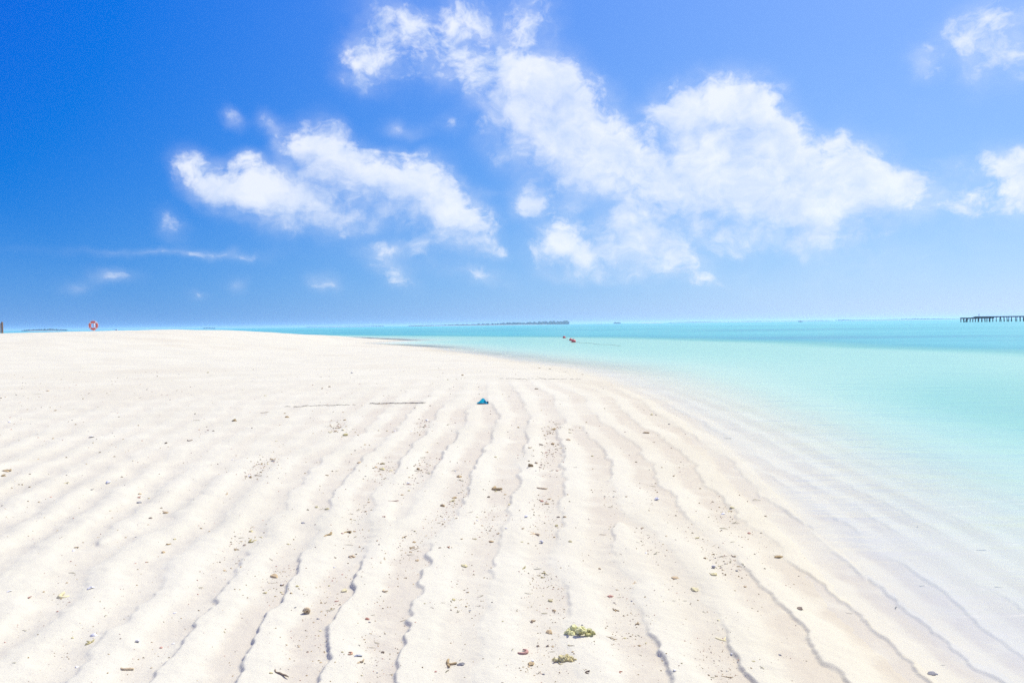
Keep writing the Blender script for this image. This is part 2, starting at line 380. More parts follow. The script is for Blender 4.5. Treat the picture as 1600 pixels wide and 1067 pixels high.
def water_material():
    m, n = new_mat('lagoon_water')
    tc = n.n('ShaderNodeNewGeometry').outputs['Position']
    dep = n.m('MAXIMUM', n.n('ShaderNodeAttribute', attribute_name='depth').outputs['Fac'], 0.0)
    # body colour: light scattered back by the water column and the white floor under it
    ramp = n.n('ShaderNodeValToRGB', {0: n.m('DIVIDE', dep, 3.0)})
    cr = ramp.color_ramp; cr.interpolation = 'LINEAR'
    for i, (d_, c_) in enumerate(((0.04, (0.90, 0.90, 0.72)), (0.12, (0.82, 0.92, 0.74)), (0.20, (0.56, 0.76, 0.60)), (0.30, (0.37, 0.60, 0.48)), (0.42, (0.23, 0.49, 0.40)), (0.62, (0.13, 0.39, 0.34)), (1.3, (0.055, 0.32, 0.35)), (2.7, (0.10, 0.44, 0.46)))):
        e_ = cr.elements[i] if i < 2 else cr.elements.new(d_ / 3)
        e_.position = d_ / 3; e_.color = c_ + (1,)
    body = ramp.outputs[0]
    st = n.v('MULTIPLY', tc, (0.35, 1.0, 1.0))
    grass = n.m('MULTIPLY', n.rng(n.noise(st, 0.022, 5, 0.6), 0.50, 0.62), n.rng(dep, 1.0, 1.9))
    body = n.mix(n.m('MULTIPLY', grass, 0.75), body, (0.045, 0.24, 0.33))
    light = n.m('MULTIPLY', n.rng(n.noise(st, 0.06, 5, 0.6), 0.5, 0.65), n.rng(dep, 0.9, 1.5))
    body = n.mix(n.m('MULTIPLY', light, 0.4), body, (0.15, 0.52, 0.52))
    tint = n.mix(n.rng(dep, 0.01, 0.7), (1.0, 1.0, 1.0), (0.55, 0.93, 0.84))
    fac = n.m('SUBTRACT', 1.0, n.m('EXPONENT', n.m('MULTIPLY', n.m('POWER', n.m('DIVIDE', dep, 0.19), 1.7), -1.0)))
    # wind wavelets
    wv = n.v('MULTIPLY', tc, (0.30, 1.0, 1.0))
    h = n.m('ADD', n.m('ADD', n.m('MULTIPLY', n.noise(wv, 9.0, 3, 0.6, 0.5), 0.22), n.noise(wv, 2.4, 3, 0.55, 0.4)), n.m('MULTIPLY', n.noise(wv, 0.7, 3, 0.5, 0.3), 1.6))
    damp = n.rng(dep, 0.0, 0.15, 0.25, 1.0)
    bump = n.n('ShaderNodeBump', {'Height': h, 'Strength': n.m('MULTIPLY', damp, 0.8), 'Distance': 0.058}).outputs[0]
    tr = n.n('ShaderNodeBsdfTransparent', {'Color': tint}).outputs[0]
    df = n.n('ShaderNodeBsdfDiffuse', {'Color': body, 'Normal': bump}).outputs[0]
    core = n.n('ShaderNodeMixShader', {0: fac, 1: tr, 2: df}).outputs[0]
    gl = n.n('ShaderNodeBsdfGlossy', {'Color': (1, 1, 1, 1), 'Roughness': 0.16, 'Normal': bump}).outputs[0]
    fr = n.n('ShaderNodeFresnel', {'IOR': 1.33, 'Normal': bump}).outputs[0]
    out = n.n('ShaderNodeMixShader', {0: n.m('MULTIPLY', n.m('MINIMUM', n.m('MULTIPLY', fr, 0.26), 0.28), n.rng(dep, 0.0, 0.05, 0.25, 1.0)), 1: core, 2: gl}).outputs[0]
    finish(n, out); return m

def simple(name, col, col2=None, scale=30.0, rough=0.8, bump=0.0, spec=0.3, var=True):
    """two-tone mottled surface with optional relief; slight per-object tint"""
    m, n = new_mat(name)
    tc = n.n('ShaderNodeTexCoord').outputs['Object']
    col2 = col2 or tuple(c * 0.65 for c in col)
    c = n.mix(n.rng(n.noise(tc, scale, 4, 0.6), 0.35, 0.65), col, col2)
    if var:
        oi = n.n('ShaderNodeObjectInfo').outputs['Random']
        c = n.n('ShaderNodeHueSaturation', {'Color': c, 'Value': n.rng(oi, 0, 1, 0.75, 1.3, 'LINEAR'), 'Saturation': n.rng(oi, 0, 1, 1.15, 0.85, 'LINEAR')}).outputs[0]
    ins = {'Base Color': c, 'Roughness': rough, 'Specular IOR Level': spec}
    if bump:
        ins['Normal'] = n.n('ShaderNodeBump', {'Height': n.noise(tc, scale * 2.5, 4, 0.6), 'Strength': 0.5, 'Distance': bump}).outputs[0]
    finish(n, n.n('ShaderNodeBsdfPrincipled', ins).outputs[0]); return m

MAT = {
 'tan': simple('tan_coral', (0.58, 0.45, 0.26), (0.36, 0.26, 0.14), 60, 0.9, 0.002),
 'brown': simple('brown_rubble', (0.34, 0.27, 0.20), (0.20, 0.155, 0.11), 60, 0.9, 0.002),
 'grey': simple('grey_rubble', (0.36, 0.35, 0.34), (0.20, 0.20, 0.21), 60, 0.9, 0.002),
 'pink': simple('pink_coral', (0.50, 0.27, 0.20), (0.36, 0.17, 0.12), 60, 0.9, 0.002),
 'cream': simple('cream_coral', (0.66, 0.60, 0.34), (0.50, 0.42, 0.20), 60, 0.9, 0.002),
 'yellow_coral': simple('yellow_coral', (0.74, 0.72, 0.38), (0.46, 0.43, 0.17), 28, 0.9, 0.004, var=False),
 'olive_coral': simple('olive_coral', (0.70, 0.63, 0.34), (0.46, 0.38, 0.17), 28, 0.9, 0.004, var=False),
 'white': simple('white_shell', (0.80, 0.79, 0.78), (0.66, 0.63, 0.60), 40, 0.5, 0.001),
 'orange_shell': simple('orange_shell', (0.60, 0.30, 0.15), (0.75, 0.50, 0.32), 40, 0.5, 0.001, var=False),
 'blue_shell': simple('slate_shell', (0.26, 0.28, 0.32), (0.38, 0.40, 0.43), 40, 0.4, 0.001, var=False),
 'twig': simple('dry_twig', (0.27, 0.20, 0.13), (0.36, 0.29, 0.20), 45, 0.9, 0.001),
 'red_twig': simple('red_twig', (0.36, 0.11, 0.08), (0.22, 0.07, 0.05), 45, 0.8, 0.001, var=False),
 'blade': simple('dry_seagrass', (0.20, 0.19, 0.10), (0.30, 0.26, 0.15), 45, 0.8, 0.0),
 'plastic': simple('blue_plastic', (0.01, 0.36, 0.62), (0.005, 0.25, 0.50), 25, 0.35, 0.0, 0.5, var=False),
 'thin_plastic': None,
 'dark_plastic': simple('navy_plastic', (0.01, 0.04, 0.12), None, 25, 0.5, 0.0, var=False),
 'wood': simple('weathered_wood', (0.26, 0.19, 0.14), (0.16, 0.12, 0.09), 6, 0.85, 0.004),
 'dark_wood': simple('wet_dark_timber', (0.05, 0.055, 0.05), (0.03, 0.03, 0.03), 4, 0.85, 0.004, var=False),
 'red': simple('red_float', (0.82, 0.13, 0.12), (0.72, 0.10, 0.10), 9, 0.5, 0.0, 0.4, var=False),
 'orange': simple('orange_foam', (0.82, 0.20, 0.13), (0.74, 0.16, 0.11), 9, 0.55, 0.0, 0.4, var=False),
 'white_paint': simple('white_paint', (0.80, 0.80, 0.80), (0.74, 0.74, 0.74), 6, 0.5, 0.0, 0.4, var=False),
 'rope': simple('pale_rope', (0.55, 0.54, 0.48), (0.42, 0.40, 0.36), 30, 0.9, 0.001, var=False),
 'panel': simple('bleached_board', (0.46, 0.42, 0.34), (0.36, 0.32, 0.26), 8, 0.8, 0.002, var=False),
 'glass': simple('dark_glass', (0.02, 0.03, 0.04), None, 3, 0.1, 0.0, 0.5, var=False),
 'canvas': simple('navy_canvas', (0.03, 0.05, 0.08), None, 5, 0.8, 0.0, var=False),
 'palm': simple('palm_green', (0.055, 0.085, 0.03), (0.03, 0.05, 0.02), 0.2, 0.9, 0.0, var=False),
 'far_sand': simple('far_sand', (0.60, 0.56, 0.50), (0.52, 0.48, 0.42), 0.1, 0.95, 0.0, var=False),
}
m_, n_ = new_mat('thin_blue_plastic')
_c = n_.mix(n_.rng(n_.noise(n_.n('ShaderNodeTexCoord').outputs['Object'], 30, 3), 0.4, 0.6), (0.02, 0.52, 0.70), (0.04, 0.64, 0.82))
_s = n_.n('ShaderNodeMixShader', {0: 0.65, 1: n_.n('ShaderNodeBsdfPrincipled', {'Base Color': _c, 'Roughness': 0.35}).outputs[0], 2: n_.n('ShaderNodeBsdfTranslucent', {'Color': _c}).outputs[0]})
finish(n_, _s.outputs[0]); MAT['thin_plastic'] = m_
SAND, WATER = sand_material(), water_material()

# ------------------------------------------------------------------ setting
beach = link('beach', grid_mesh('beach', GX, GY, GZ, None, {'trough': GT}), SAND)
tag(beach, 'white coral sand beach with wave ripples sloping under the lagoon', kind='structure')
sea = link('water', grid_mesh('water', GX, GY, np.zeros_like(GX), GZ < 0.004, {'depth': -GZ}), WATER)
tag(sea, 'clear turquoise lagoon water spreading to the horizon', kind='structure')

hz_bm = bmesh.new(); box(hz_bm, (-9600, -9600, -5.0), (9600, 9600, 14.5))
hm, hn = new_mat('sea_haze')
pv = hn.n('ShaderNodeVolumePrincipled', {'Color': (0.50, 0.75, 1.0, 1), 'Density': 2.1e-4, 'Anisotropy': 0.35})
hn.t.links.new(pv.outputs[0], hn.n('ShaderNodeOutputMaterial').inputs['Volume'])
haze = tag(link('haze', bm_mesh(hz_bm, 'haze'), hm), 'pale sea haze over the lagoon', kind='stuff')

# ------------------------------------------------------------------ far islands
def island(u0, u1, dist, hmax, label, wlabel, prof, trees=True, base=1.0, seed=1):
    R = random.Random(seed)
    x0, x1 = dist * (u0 - CU) / FPX, dist * (u1 - CU) / FPX
    bm = bmesh.new(); N = 40; ring = []
    depth = min(160.0, (x1 - x0) * 0.35)
    xs = [x0 + (x1 - x0) * i / N for i in range(N + 1)]
    rows_ = []
    for k, (fy, fz) in enumerate(((-0.5, -1.5), (-0.36, 0.35), (-0.2, 1.0), (0.2, 1.0), (0.5, -1.5))):
        rows_.append([bm.verts.new((x, dist + depth * fy * (0.35 + 0.65 * math.sin(math.pi * (0.04 + 0.92 * i / N)) ** 0.5),
                     (base * (fz if fz > 0 else fz)) * (min(1, 4 * min(i, N - i) / N + 0.15) if fz > 0 else 1) + R.uniform(-.1, .1))) for i, x in enumerate(xs)])
    for a, b in zip(rows_, rows_[1:]):
        for i in range(N): bm.faces.new((a[i], a[i + 1], b[i + 1], b[i]))
    tag(link('island', bm_mesh(bm, 'island', True), MAT['far_sand']), label, kind='structure')
    if not trees: return
    bm = bmesh.new()
    step = max(3.0, hmax * 0.55); x = x0 + step * .5
    while x < x1 - step * .3:
        hgt = hmax * prof((x - x0) / (x1 - x0)) * R.uniform(0.72, 1.08)
        for q in range(2):
            rr = max(1.2, hgt * R.uniform(0.42, 0.62))
            mt = Matrix.Translation((x + R.uniform(-1, 1) * step, dist + R.uniform(-.25, .25) * depth, base * .8 + hgt - rr * 0.8 - q * hgt * 0.3)) @ Matrix.Diagonal((rr * 1.25, rr, rr * 0.85, 1))
            r = bmesh.ops.create_icosphere(bm, subdivisions=1, radius=1.0, matrix=mt)
            for v in r['verts']: v.co += Vector((R.uniform(-1, 1), R.uniform(-1, 1), R.uniform(-1, 1))) * rr * 0.2
            # trunks and understorey reaching the sand
        box(bm, (x - step, dist - 3, base * .4), (x + step, dist + 3 + R.uniform(0, 2), base * .8 + hgt * 0.62))
        x += step
    tag(link('island_woods', bm_mesh(bm, 'woods'), MAT['palm']), wlabel, kind='stuff')

island(640, 888, 2400, 10.5, 'long low island on the horizon left of the red floats', 'dark palm woods covering the long low island', lambda t: 0.18 + 0.82 * min(1, t * 1.1) ** 1.3, seed=2)
island(960, 970, 2800, 6.0, 'tiny islet on the horizon just right of the long island', 'clump of trees on the tiny islet', lambda t: 0.8, seed=3)
island(996, 1038, 3300, 0, 'bare white sandbank on the horizon right of the tiny islet', '', None, trees=False, base=2.2, seed=4)
island(932, 942, 3300, 0, 'small white sandbank between long island and tiny islet', '', None, trees=False, base=1.6, seed=14)
island(1045, 1300, 3900, 4.5, 'hair-thin land strip on the horizon at centre right', 'thin treeline on the far land strip at centre right', lambda t: 0.45 + 0.4 * math.sin(9 * t) ** 2, seed=5)
island(1310, 1540, 3600, 6.5, 'thin land strip on the horizon running behind the jetty head', 'thin treeline on the land strip behind the jetty head', lambda t: 0.5 + 0.4 * math.sin(2 + 5 * t) ** 2, seed=6)
island(36, 104, 2000, 5.0, 'low dark island beyond the beach near the lifebuoy', 'low dark woods on the island near the lifebuoy', lambda t: 0.5 + 0.5 * math.sin(3.1 * t), seed=7)
island(318, 336, 3000, 5.5, 'speck of an islet beyond the dune crest', 'trees on the islet speck beyond the dune', lambda t: 0.7, seed=8)
island(480, 600, 3600, 4.5, 'faint land strip on the horizon left of the long island', 'faint treeline left of the long island', lambda t: 0.4 + 0.4 * t, seed=9)

# ------------------------------------------------------------------ jetty
JD = 340.0
jx = lambda u: JD * (u - CU) / FPX
jetty = tag(empty('jetty', (jx(1506), JD, 0)), 'dark timber jetty on many piles standing in the lagoon by the frame edge', 'jetty')
J0 = jx(1506)
def jpart(name, fn, mat='dark_wood'):
    bm = bmesh.new(); fn(bm); return link(name, bm_mesh(bm), MAT[mat], jetty)
jpart('lower_deck', lambda b: (box(b, (0, 0, 1.66), (jx(1529) - J0, 3.0, 1.92), 0.03), box(b, (0.2, 0.25, 1.38), (jx(1529) - J0 - .1, 0.55, 1.657)), box(b, (0.2, 2.4, 1.38), (jx(1529) - J0 - .1, 2.7, 1.657))))
jpart('upper_deck', lambda b: box(b, (jx(1529) - J0 + .02, -0.1, 2.12), (jx(1720) - J0, 3.1, 2.36), 0.03))
jpart('bearer', lambda b: box(b, (jx(1530) - J0, 0.2, 1.86), (jx(1720) - J0, 0.5, 2.118)))
jpart('bearer', lambda b: box(b, (jx(1530) - J0, 2.5, 1.86), (jx(1720) - J0, 2.8, 2.118)))
jpart('landing_beam', lambda b: box(b, (jx(1529) - J0, -0.35, 1.42), (jx(1553) - J0, -0.12, 1.84)))
jpart('step', lambda b: (box(b, (jx(1525) - J0, 0.5, 1.925), (jx(1529) - J0, 2.5, 2.14))))
jpart('brace', lambda b: tube(b, [(0.3, 0.1, 0.0), (2.0, 0.1, 1.4)], 0.14, 6))
jpart('lamp_post', lambda b: (tube(b, [(jx(1530.5) - J0, 0.3, 2.36), (jx(1530.5) - J0, 0.3, 3.05)], 0.08, 6), box(b, (jx(1530.5) - J0 - .14, .16, 3.05), (jx(1530.5) - J0 + .14, .44, 3.3))))
pu = [1506.6, 1511, 1517, 1525.5, 1530, 1534.5, 1540, 1547.5, 1552.5, 1557.5, 1563, 1570.5, 1575, 1582, 1587, 1595] + [1600.5 + 6 * k for k in range(19)]
for i, u in enumerate(pu):
    top = 1.65 if u < 1529 else 1.855
    rr = random.uniform(0.13, 0.2)
    for yy in (0.35, 2.65):
        jpart('pile', lambda b: tube(b, [(jx(u) - J0 + random.uniform(-.25, .25), yy, -2.6), (jx(u) - J0 + random.uniform(-.2, .2), yy, top)], [rr * 1.1, rr], 8))

# ------------------------------------------------------------------ floats on a rope
FD = {}
fl_bm = bmesh.new()
bmesh.ops.create_uvsphere(fl_bm, u_segments=16, v_segments=10, radius=0.15, matrix=Matrix.Translation((0, 0, 0.05)) @ Matrix.Diagonal((1, 1, .92, 1)))
fl_me = bm_mesh(fl_bm, 'float_body', True)
ey_bm = bmesh.new(); tube(ey_bm, [(-.05, 0, .17), (-.04, 0, .225), (0, 0, .245), (.04, 0, .225), (.05, 0, .17)], 0.014, 6); ey_me = bm_mesh(ey_bm, 'eye', True)
f_lab = ['red float farthest out on the rope in the lagoon', 'red float in the middle of the three on the rope', 'red float nearest the beach, rightmost of the three']
fpos = []
for (u, v), lab, sc in zip([(881.5, 527), (892, 531), (896.3, 533.6)], f_lab, (1.0, .95, 1.15)):
    x, y = gp(u, v + 1.2); fpos.append((x, y))
    t = tag(empty('float', (x, y, 0), random.uniform(0, 3)), lab, 'float', 'red floats on the rope')
    t.scale = (sc,) * 3
    link('float_body', fl_me, MAT['red'], t); link('eye', ey_me, MAT['rope'], t)
rp = bmesh.new()
ends = [fpos[0], fpos[1], fpos[2], gp(915, 536), gp(940, 538.5), gp(985, 541)]
pts = []
for a, b in zip(ends, ends[1:]):
    for k in range(5):
        f = k / 5; pts.append((a[0] + (b[0] - a[0]) * f + 0.2 * math.sin(6 * f), a[1] + (b[1] - a[1]) * f, 0.012 + .01 * math.sin(9 * f)))
tube(rp, pts, 0.008, 6)
tag(link('float_rope', bm_mesh(rp, 'rope', True), MAT['rope']), 'thin pale rope trailing from the three red floats', 'rope')

# ------------------------------------------------------------------ lifebuoy on its post
bx, by = 63 * (147.5 - CU) / FPX, 63.0
bz = tz(bx, by)
ctr = CAM_H + 63 * ((517.2 - 20 * 147.5 / 1600) - 508.6) / FPX
post = tag(empty('lifebuoy_post', (bx, by, bz)), 'thin white post behind the lifebuoy on the dune', 'post')
pb = bmesh.new(); tube(pb, [(0, 0, -0.3), (0, 0, ctr - bz + 0.30)], 0.05, 8); link('pole', bm_mesh(pb, 'pole', True), MAT['white_paint'], post)
pb = bmesh.new(); tube(pb, [(0, -.03, ctr - bz + .25), (0, -.12, ctr - bz + .25), (0, -.13, ctr - bz + .29)], 0.012, 6); link('hook', bm_mesh(pb, 'hook', True), MAT['white_paint'], post)
buoy = tag(empty('lifebuoy', (bx, by - 0.10, ctr)), 'orange and white lifebuoy ring hanging on the post on the dune', 'lifebuoy')
def torus_arc(a0, a1, R, r, n=20, seg=12):
    bm = bmesh.new()
    pts = [(R * math.cos(a0 + (a1 - a0) * k / n), 0, R * math.sin(a0 + (a1 - a0) * k / n)) for k in range(n + 1)]
    rings = []
    for k, p in enumerate(pts):
        a = a0 + (a1 - a0) * k / n; e = Vector((math.cos(a), 0, math.sin(a)))
        rings.append([bm.verts.new(Vector(p) + (e * math.cos(2 * math.pi * s / seg) + Vector((0, .85, 0)) * math.sin(2 * math.pi * s / seg)) * r) for s in range(seg)])
    for r0, r1 in zip(rings, rings[1:]):
        for s in range(seg): bm.faces.new((r0[s], r0[(s + 1) % seg], r1[(s + 1) % seg], r1[s]))
    bm.faces.new(rings[0]); bm.faces.new(rings[-1][::-1])
    bmesh.ops.recalc_face_normals(bm, faces=bm.faces[:])
    return bm_mesh(bm, 'ring', True)
link('ring', torus_arc(0, 2 * math.pi - 1e-4, 0.275, 0.085, 48), MAT['orange'], buoy)
for k in range(4):
    link('white_band', torus_arc(rad(45 + 90 * k - 9), rad(45 + 90 * k + 9), 0.275, 0.0885, 5), MAT['white_paint'], buoy)
for k in range(4):
    bm = bmesh.new()
    tube(bm, [((0.375 + .03 * math.sin(math.pi * t / 8)) * math.cos(rad(45 + 90 * k + 90 * t / 8)), 0, (0.375 + .03 * math.sin(math.pi * t / 8)) * math.sin(rad(45 + 90 * k + 90 * t / 8))) for t in range(9)], 0.011, 6)
    link('grab_rope', bm_mesh(bm, 'rope', True), MAT['white_paint'], buoy)

# ------------------------------------------------------------------ board at the left edge of the beach
sxp, syp = 56 * (4.0 - CU) / FPX, 56.0
szp = tz(sxp, syp)
sign = tag(empty('notice_board', (sxp, syp, szp)), 'weathered wooden board on posts at the left end of the dune', 'board')
bm = bmesh.new(); box(bm, (-.05, -.05, -.4), (.05, .05, 1.98 - szp), .008); link('post', bm_mesh(bm), MAT['wood'], sign)
bm = bmesh.new(); box(bm, (-1.15, -.05, -.4), (-1.05, .05, 1.98 - szp), .008); link('post', bm_mesh(bm), MAT['wood'], sign)
for k in range(4):
    z0 = 1.90 - szp - 0.17 * (k + 1)
    bm = bmesh.new(); box(bm, (-1.13, -.085, z0), (-0.06, -.053, z0 + 0.16), .006); link('plank', bm_mesh(bm), MAT['panel'], sign)

# ------------------------------------------------------------------ two small boats far off
def boat(x, y, rz, label, canopy=True, s=1.0):
    t = tag(empty('motor_boat', (x, y, 0), rz), label, 'boat', 'small white boats far out')
    bm = bmesh.new(); secs = []
    for (xx, wd, zk, zt) in ((-2.2, .75, -.25, .65), (-1, .9, -.3, .65), (.5, .88, -.28, .72), (1.6, .55, -.1, .85), (2.5, .05, .45, 1.0)):
        secs.append([bm.verts.new(p) for p in ((xx, 0, zk), (xx, wd * .75, zk + .22), (xx, wd, zt), (xx, 0, zt - .06), (xx, -wd, zt), (xx, -wd * .75, zk + .22))])
    for a, b in zip(secs, secs[1:]):
        for k in range(6): bm.faces.new((a[k], a[(k + 1) % 6], b[(k + 1) % 6], b[k]))
    bm.faces.new(secs[0]); bm.faces.new(secs[-1][::-1]); bmesh.ops.recalc_face_normals(bm, faces=bm.faces[:])
    link('hull', bm_mesh(bm), MAT['white_paint'], t)
    bm = bmesh.new(); box(bm, (-.4, -.6, .6), (1.1, .6, 1.55), .12); cb = link('cabin', bm_mesh(bm), MAT['white_paint'], t)
    bm = bmesh.new(); box(bm, (-.25, -.61, 1.1), (.95, .61, 1.4), .01); link('window', bm_mesh(bm), MAT['glass'], cb)
    if canopy:
        bm = bmesh.new(); box(bm, (-2.1, -.75, 1.75), (-.35, .75, 1.85), .03); link('canopy', bm_mesh(bm), MAT['canvas'], t)
        for yy in (-.7, .7):
            bm = bmesh.new(); tube(bm, [(-2.0, yy, .6), (-2.0, yy, 1.76)], .03, 6); link('canopy_pole', bm_mesh(bm), MAT['white_paint'], t)
    bm = bmesh.new(); tube(bm, [(.2, 0, 1.5), (.2, 0, 3.4)], .04, 6); link('mast', bm_mesh(bm), MAT['white_paint'], t)
    t.scale = (s,) * 3
    return t
boat(620 * (181.5 - CU) / FPX, 620, 0.3, 'tiny white boat showing over the dune right of the lifebuoy')
boat(1100 * (1251 - CU) / FPX, 1100, 2.9, 'tiny white boat on the horizon left of the jetty', False, 1.3)

# ------------------------------------------------------------------ things lying on the sand
def crumb_mesh(seed, sub=1, rough=0.35, flat=0.7):
    R = random.Random(seed); bm = bmesh.new()
    bmesh.ops.create_icosphere(bm, subdivisions=sub, radius=0.5)
    ax = Vector((R.uniform(.8, 1.3), R.uniform(.6, 1.0), flat * R.uniform(.7, 1.1)))
    for v in bm.verts: v.co = Vector((v.co.x * ax.x, v.co.y * ax.y, v.co.z * ax.z)) * (1 + R.uniform(-rough, rough))
    return bm_mesh(bm, 'crumb', False)
def branch_coral_mesh(seed):
    R = random.Random(seed); bm = bmesh.new()
    for k in range(R.randint(2, 3)):
        a = R.uniform(0, 6.28); p = Vector((0, 0, 0)); d = Vector((math.cos(a), math.sin(a), R.uniform(-.1, .35)))
        pts = [p.copy()]
        for s in range(3):
            p = p + d * R.uniform(.16, .26); d = (d + Vector((R.uniform(-.5, .5), R.uniform(-.5, .5), R.uniform(-.2, .2)))).normalized(); pts.append(p.copy())
        tube(bm, pts, [.12, .115, .1, .07], 6)
    return bm_mesh(bm, 'branch', True)
def bivalve_mesh(seed):
    R = random.Random(seed); bm = bmesh.new(); N, K = 9, 5
    top = []; bot = []
    for k in range(K + 1):
        r = k / K
        ra = []; rb = []
        for i in range(N + 1):
            a = math.pi * (i / N) ; rr = r * (0.5 + 0.04 * (i % 2))
            x = rr * math.cos(a) * 1.05; y = rr * math.sin(a) * 1.1 - 0.25; z = 0.30 * (1 - r * r) ** .6 * (0.4 + .6 * math.sin(a)) + .02 * (i % 2) * r
            ra.append(bm.verts.new((x, y, z))); rb.append(bm.verts.new((x * .94, y * .94, z - 0.035)))
        top.append(ra); bot.append(rb)
    for k in range(K):
        for i in range(N):
            if k or True:
                bm.faces.new((top[k][i], top[k + 1][i], top[k + 1][i + 1], top[k][i + 1]))
                bm.faces.new((bot[k][i], bot[k][i + 1], bot[k + 1][i + 1], bot[k + 1][i]))
    for i in range(N): bm.faces.new((top[K][i], bot[K][i], bot[K][i + 1], top[K][i + 1]))
    for k in range(K):
        bm.faces.new((top[k][0], bot[k][0], bot[k + 1][0], top[k + 1][0])); bm.faces.new((top[k][N], top[k + 1][N], bot[k + 1][N], bot[k][N]))
    bmesh.ops.remove_doubles(bm, verts=bm.verts[:], dist=1e-4)
    bmesh.ops.recalc_face_normals(bm, faces=bm.faces[:])
    return bm_mesh(bm, 'bivalve', True)
def snail_mesh():
    bm = bmesh.new(); pts = []; rr = []
    for k in range(40):
        t = k / 39; a = t * 2 * math.pi * 3.2; R = 0.30 * (1 - t) ** 1.1
        pts.append((-.35 + t * 0.9, R * math.cos(a), 0.28 + R * math.sin(a))); rr.append(0.23 * (1 - t) ** 1.0 + .012)
    tube(bm, pts, rr, 8); return bm_mesh(bm, 'snail', True)
def twig_mesh(seed, n=5, r=0.035):
    R = random.Random(seed); bm = bmesh.new(); y = 0.0; pts = []
    for k in range(n + 1):
        y += R.uniform(-.09, .09); pts.append((-.5 + k / n, y, r * .8 + abs(R.uniform(-.02, .05))))
    tube(bm, pts, [r * R.uniform(.7, 1.2) for _ in pts[:-1]] + [r * .4], 6); return bm_mesh(bm, 'twig', True)
def blade_mesh(seed):
    R = random.Random(seed); bm = bmesh.new(); N = 8; c = R.uniform(-.35, .35); lift = R.uniform(.02, .09); a = []
    for k in range(N + 1):
        t = k / N; wd = 0.045 * (1 - abs(2 * t - 1) ** 3) + 0.006; y = c * (t - .5) ** 2 * 2; z = .012 + lift * math.sin(math.pi * t * R.uniform(.9, 1.1)) * .7
        a.append([bm.verts.new(p) for p in ((t - .5, y - wd, z), (t - .5, y + wd, z + .008), (t - .5, y + wd, z - .004), (t - .5, y - wd, z - .012))])
    for p, q in zip(a, a[1:]):
        for k in range(4): bm.faces.new((p[k], p[(k + 1) % 4], q[(k + 1) % 4], q[k]))
    bm.faces.new(a[0][::-1]); bm.faces.new(a[-1])
    bmesh.ops.recalc_face_normals(bm, faces=bm.faces[:])
    return bm_mesh(bm, 'blade', True)

def place(name, me, mat, u, v, size, label, cat, group=None, rz=None, sink=0.15, sz=1.0):
    """size = length in photograph pixels, turned into metres at the spot"""
    x, y, z, ok = hit(u, v)
    x, y, z = float(x[0]), float(y[0]), float(z[0])
    s = size * math.hypot(x, y) / FPX
    o = link(name, me.copy() if (me.materials and me.materials[0] != MAT[mat]) else me, None)
    o.data.materials.clear(); o.data.materials.append(MAT[mat])
    o.location = (x, y, z - s * 0.1 * sink); o.scale = (s, s, s * sz)
    o.rotation_euler = (0, 0, random.uniform(0, 6.28) if rz is None else rz)
    return tag(o, label, cat, group)

# the two yellow coral lumps, knobbly and branching
def coral_lump(seed, L, W, H, nk):
    R = random.Random(seed); bm = bmesh.new()
    for k in range(nk):
        t = (k + .5) / nk; x = (t - .5) * L + R.uniform(-.02, .02) * L; y = R.uniform(-.5, .5) * W; r = R.uniform(.20, .34) * W * (1.15 - abs(2 * t - 1) * .4)
        zc = r * .45 + R.uniform(0, H * .55) * (1 - abs(2 * t - 1) ** 2)
        rr = bmesh.ops.create_icosphere(bm, subdivisions=2, radius=1.0, matrix=Matrix.Translation((x, y, zc)) @ Matrix.Diagonal((r * 1.05, r, r * .85, 1)))
        for vv in rr['verts']:
            d = (vv.co - Vector((x, y, zc)))
            vv.co += d * R.uniform(-.28, .28)
    for k in range(int(nk * 0.5)):
        x = R.uniform(-.5, .5) * L; y = R.uniform(-.5, .5) * W
        p0 = Vector((x, y, H * .3)); d = Vector((R.uniform(-.6, .6), R.uniform(-.6, .6), R.uniform(.4, 1))).normalized()
        tube(bm, [p0, p0 + d * H * .25, p0 + d * H * .42], [W * .11, W * .10, W * .07], 6)
    me = bm_mesh(bm, 'coral', False)
    return me
for (u, v, Lp, seed, lab) in ((906, 990, 44, 3, 'pale yellow knobbly coral lump, the larger of the two on the near sand'),
                              (882, 1032, 35, 8, 'olive yellow branching coral lump nearest the frame bottom')):
    x, y, z, _ = hit(u, v); s = Lp * math.hypot(x[0], y[0]) / FPX
    o = link('coral_lump', coral_lump(seed, s, s * .40, s * .30, 15), MAT['yellow_coral' if seed == 3 else 'olive_coral'])
    o.location = (x[0], y[0], z[0] - .004); o.rotation_euler = (0, 0, -0.12 if seed == 3 else 0.05)
    tag(o, lab, 'coral')

# crumpled blue plastic
x, y, z, _ = hit(754, 631)
bp = tag(empty('plastic_scrap', (x[0], y[0], z[0] - .01), 0.25), 'bright blue crumpled plastic scrap standing on the white sand', 'litter')
R = random.Random(4); bm = bmesh.new(); N = 7; g = []
for i in range(N + 1):
    row = []
    for j in range(6):
        s, t = i / N, j / 5
        row.append(bm.verts.new(((s - .5) * .16 + .015 * math.sin(5 * t), (t - .5) * .05 + .02 * math.sin(6 * s) + R.uniform(-.006, .006), t * (.03 + .075 * math.exp(-((s - .66) / .30) ** 2)) + R.uniform(-.004, .004))))
    g.append(row)
for i in range(N):
    for j in range(5): bm.faces.new((g[i][j], g[i + 1][j], g[i + 1][j + 1], g[i][j + 1]))
bmesh.ops.solidify(bm, geom=bm.faces[:], thickness=.004)
link('wrapper', bm_mesh(bm), MAT['thin_plastic'], bp)
bm = bmesh.new(); tube(bm, [(-.10, -.02, .012), (-.06, -.035, .018), (0, -.04, .015), (.05, -.03, .012)], [.006, .012, .012, .006], 7)
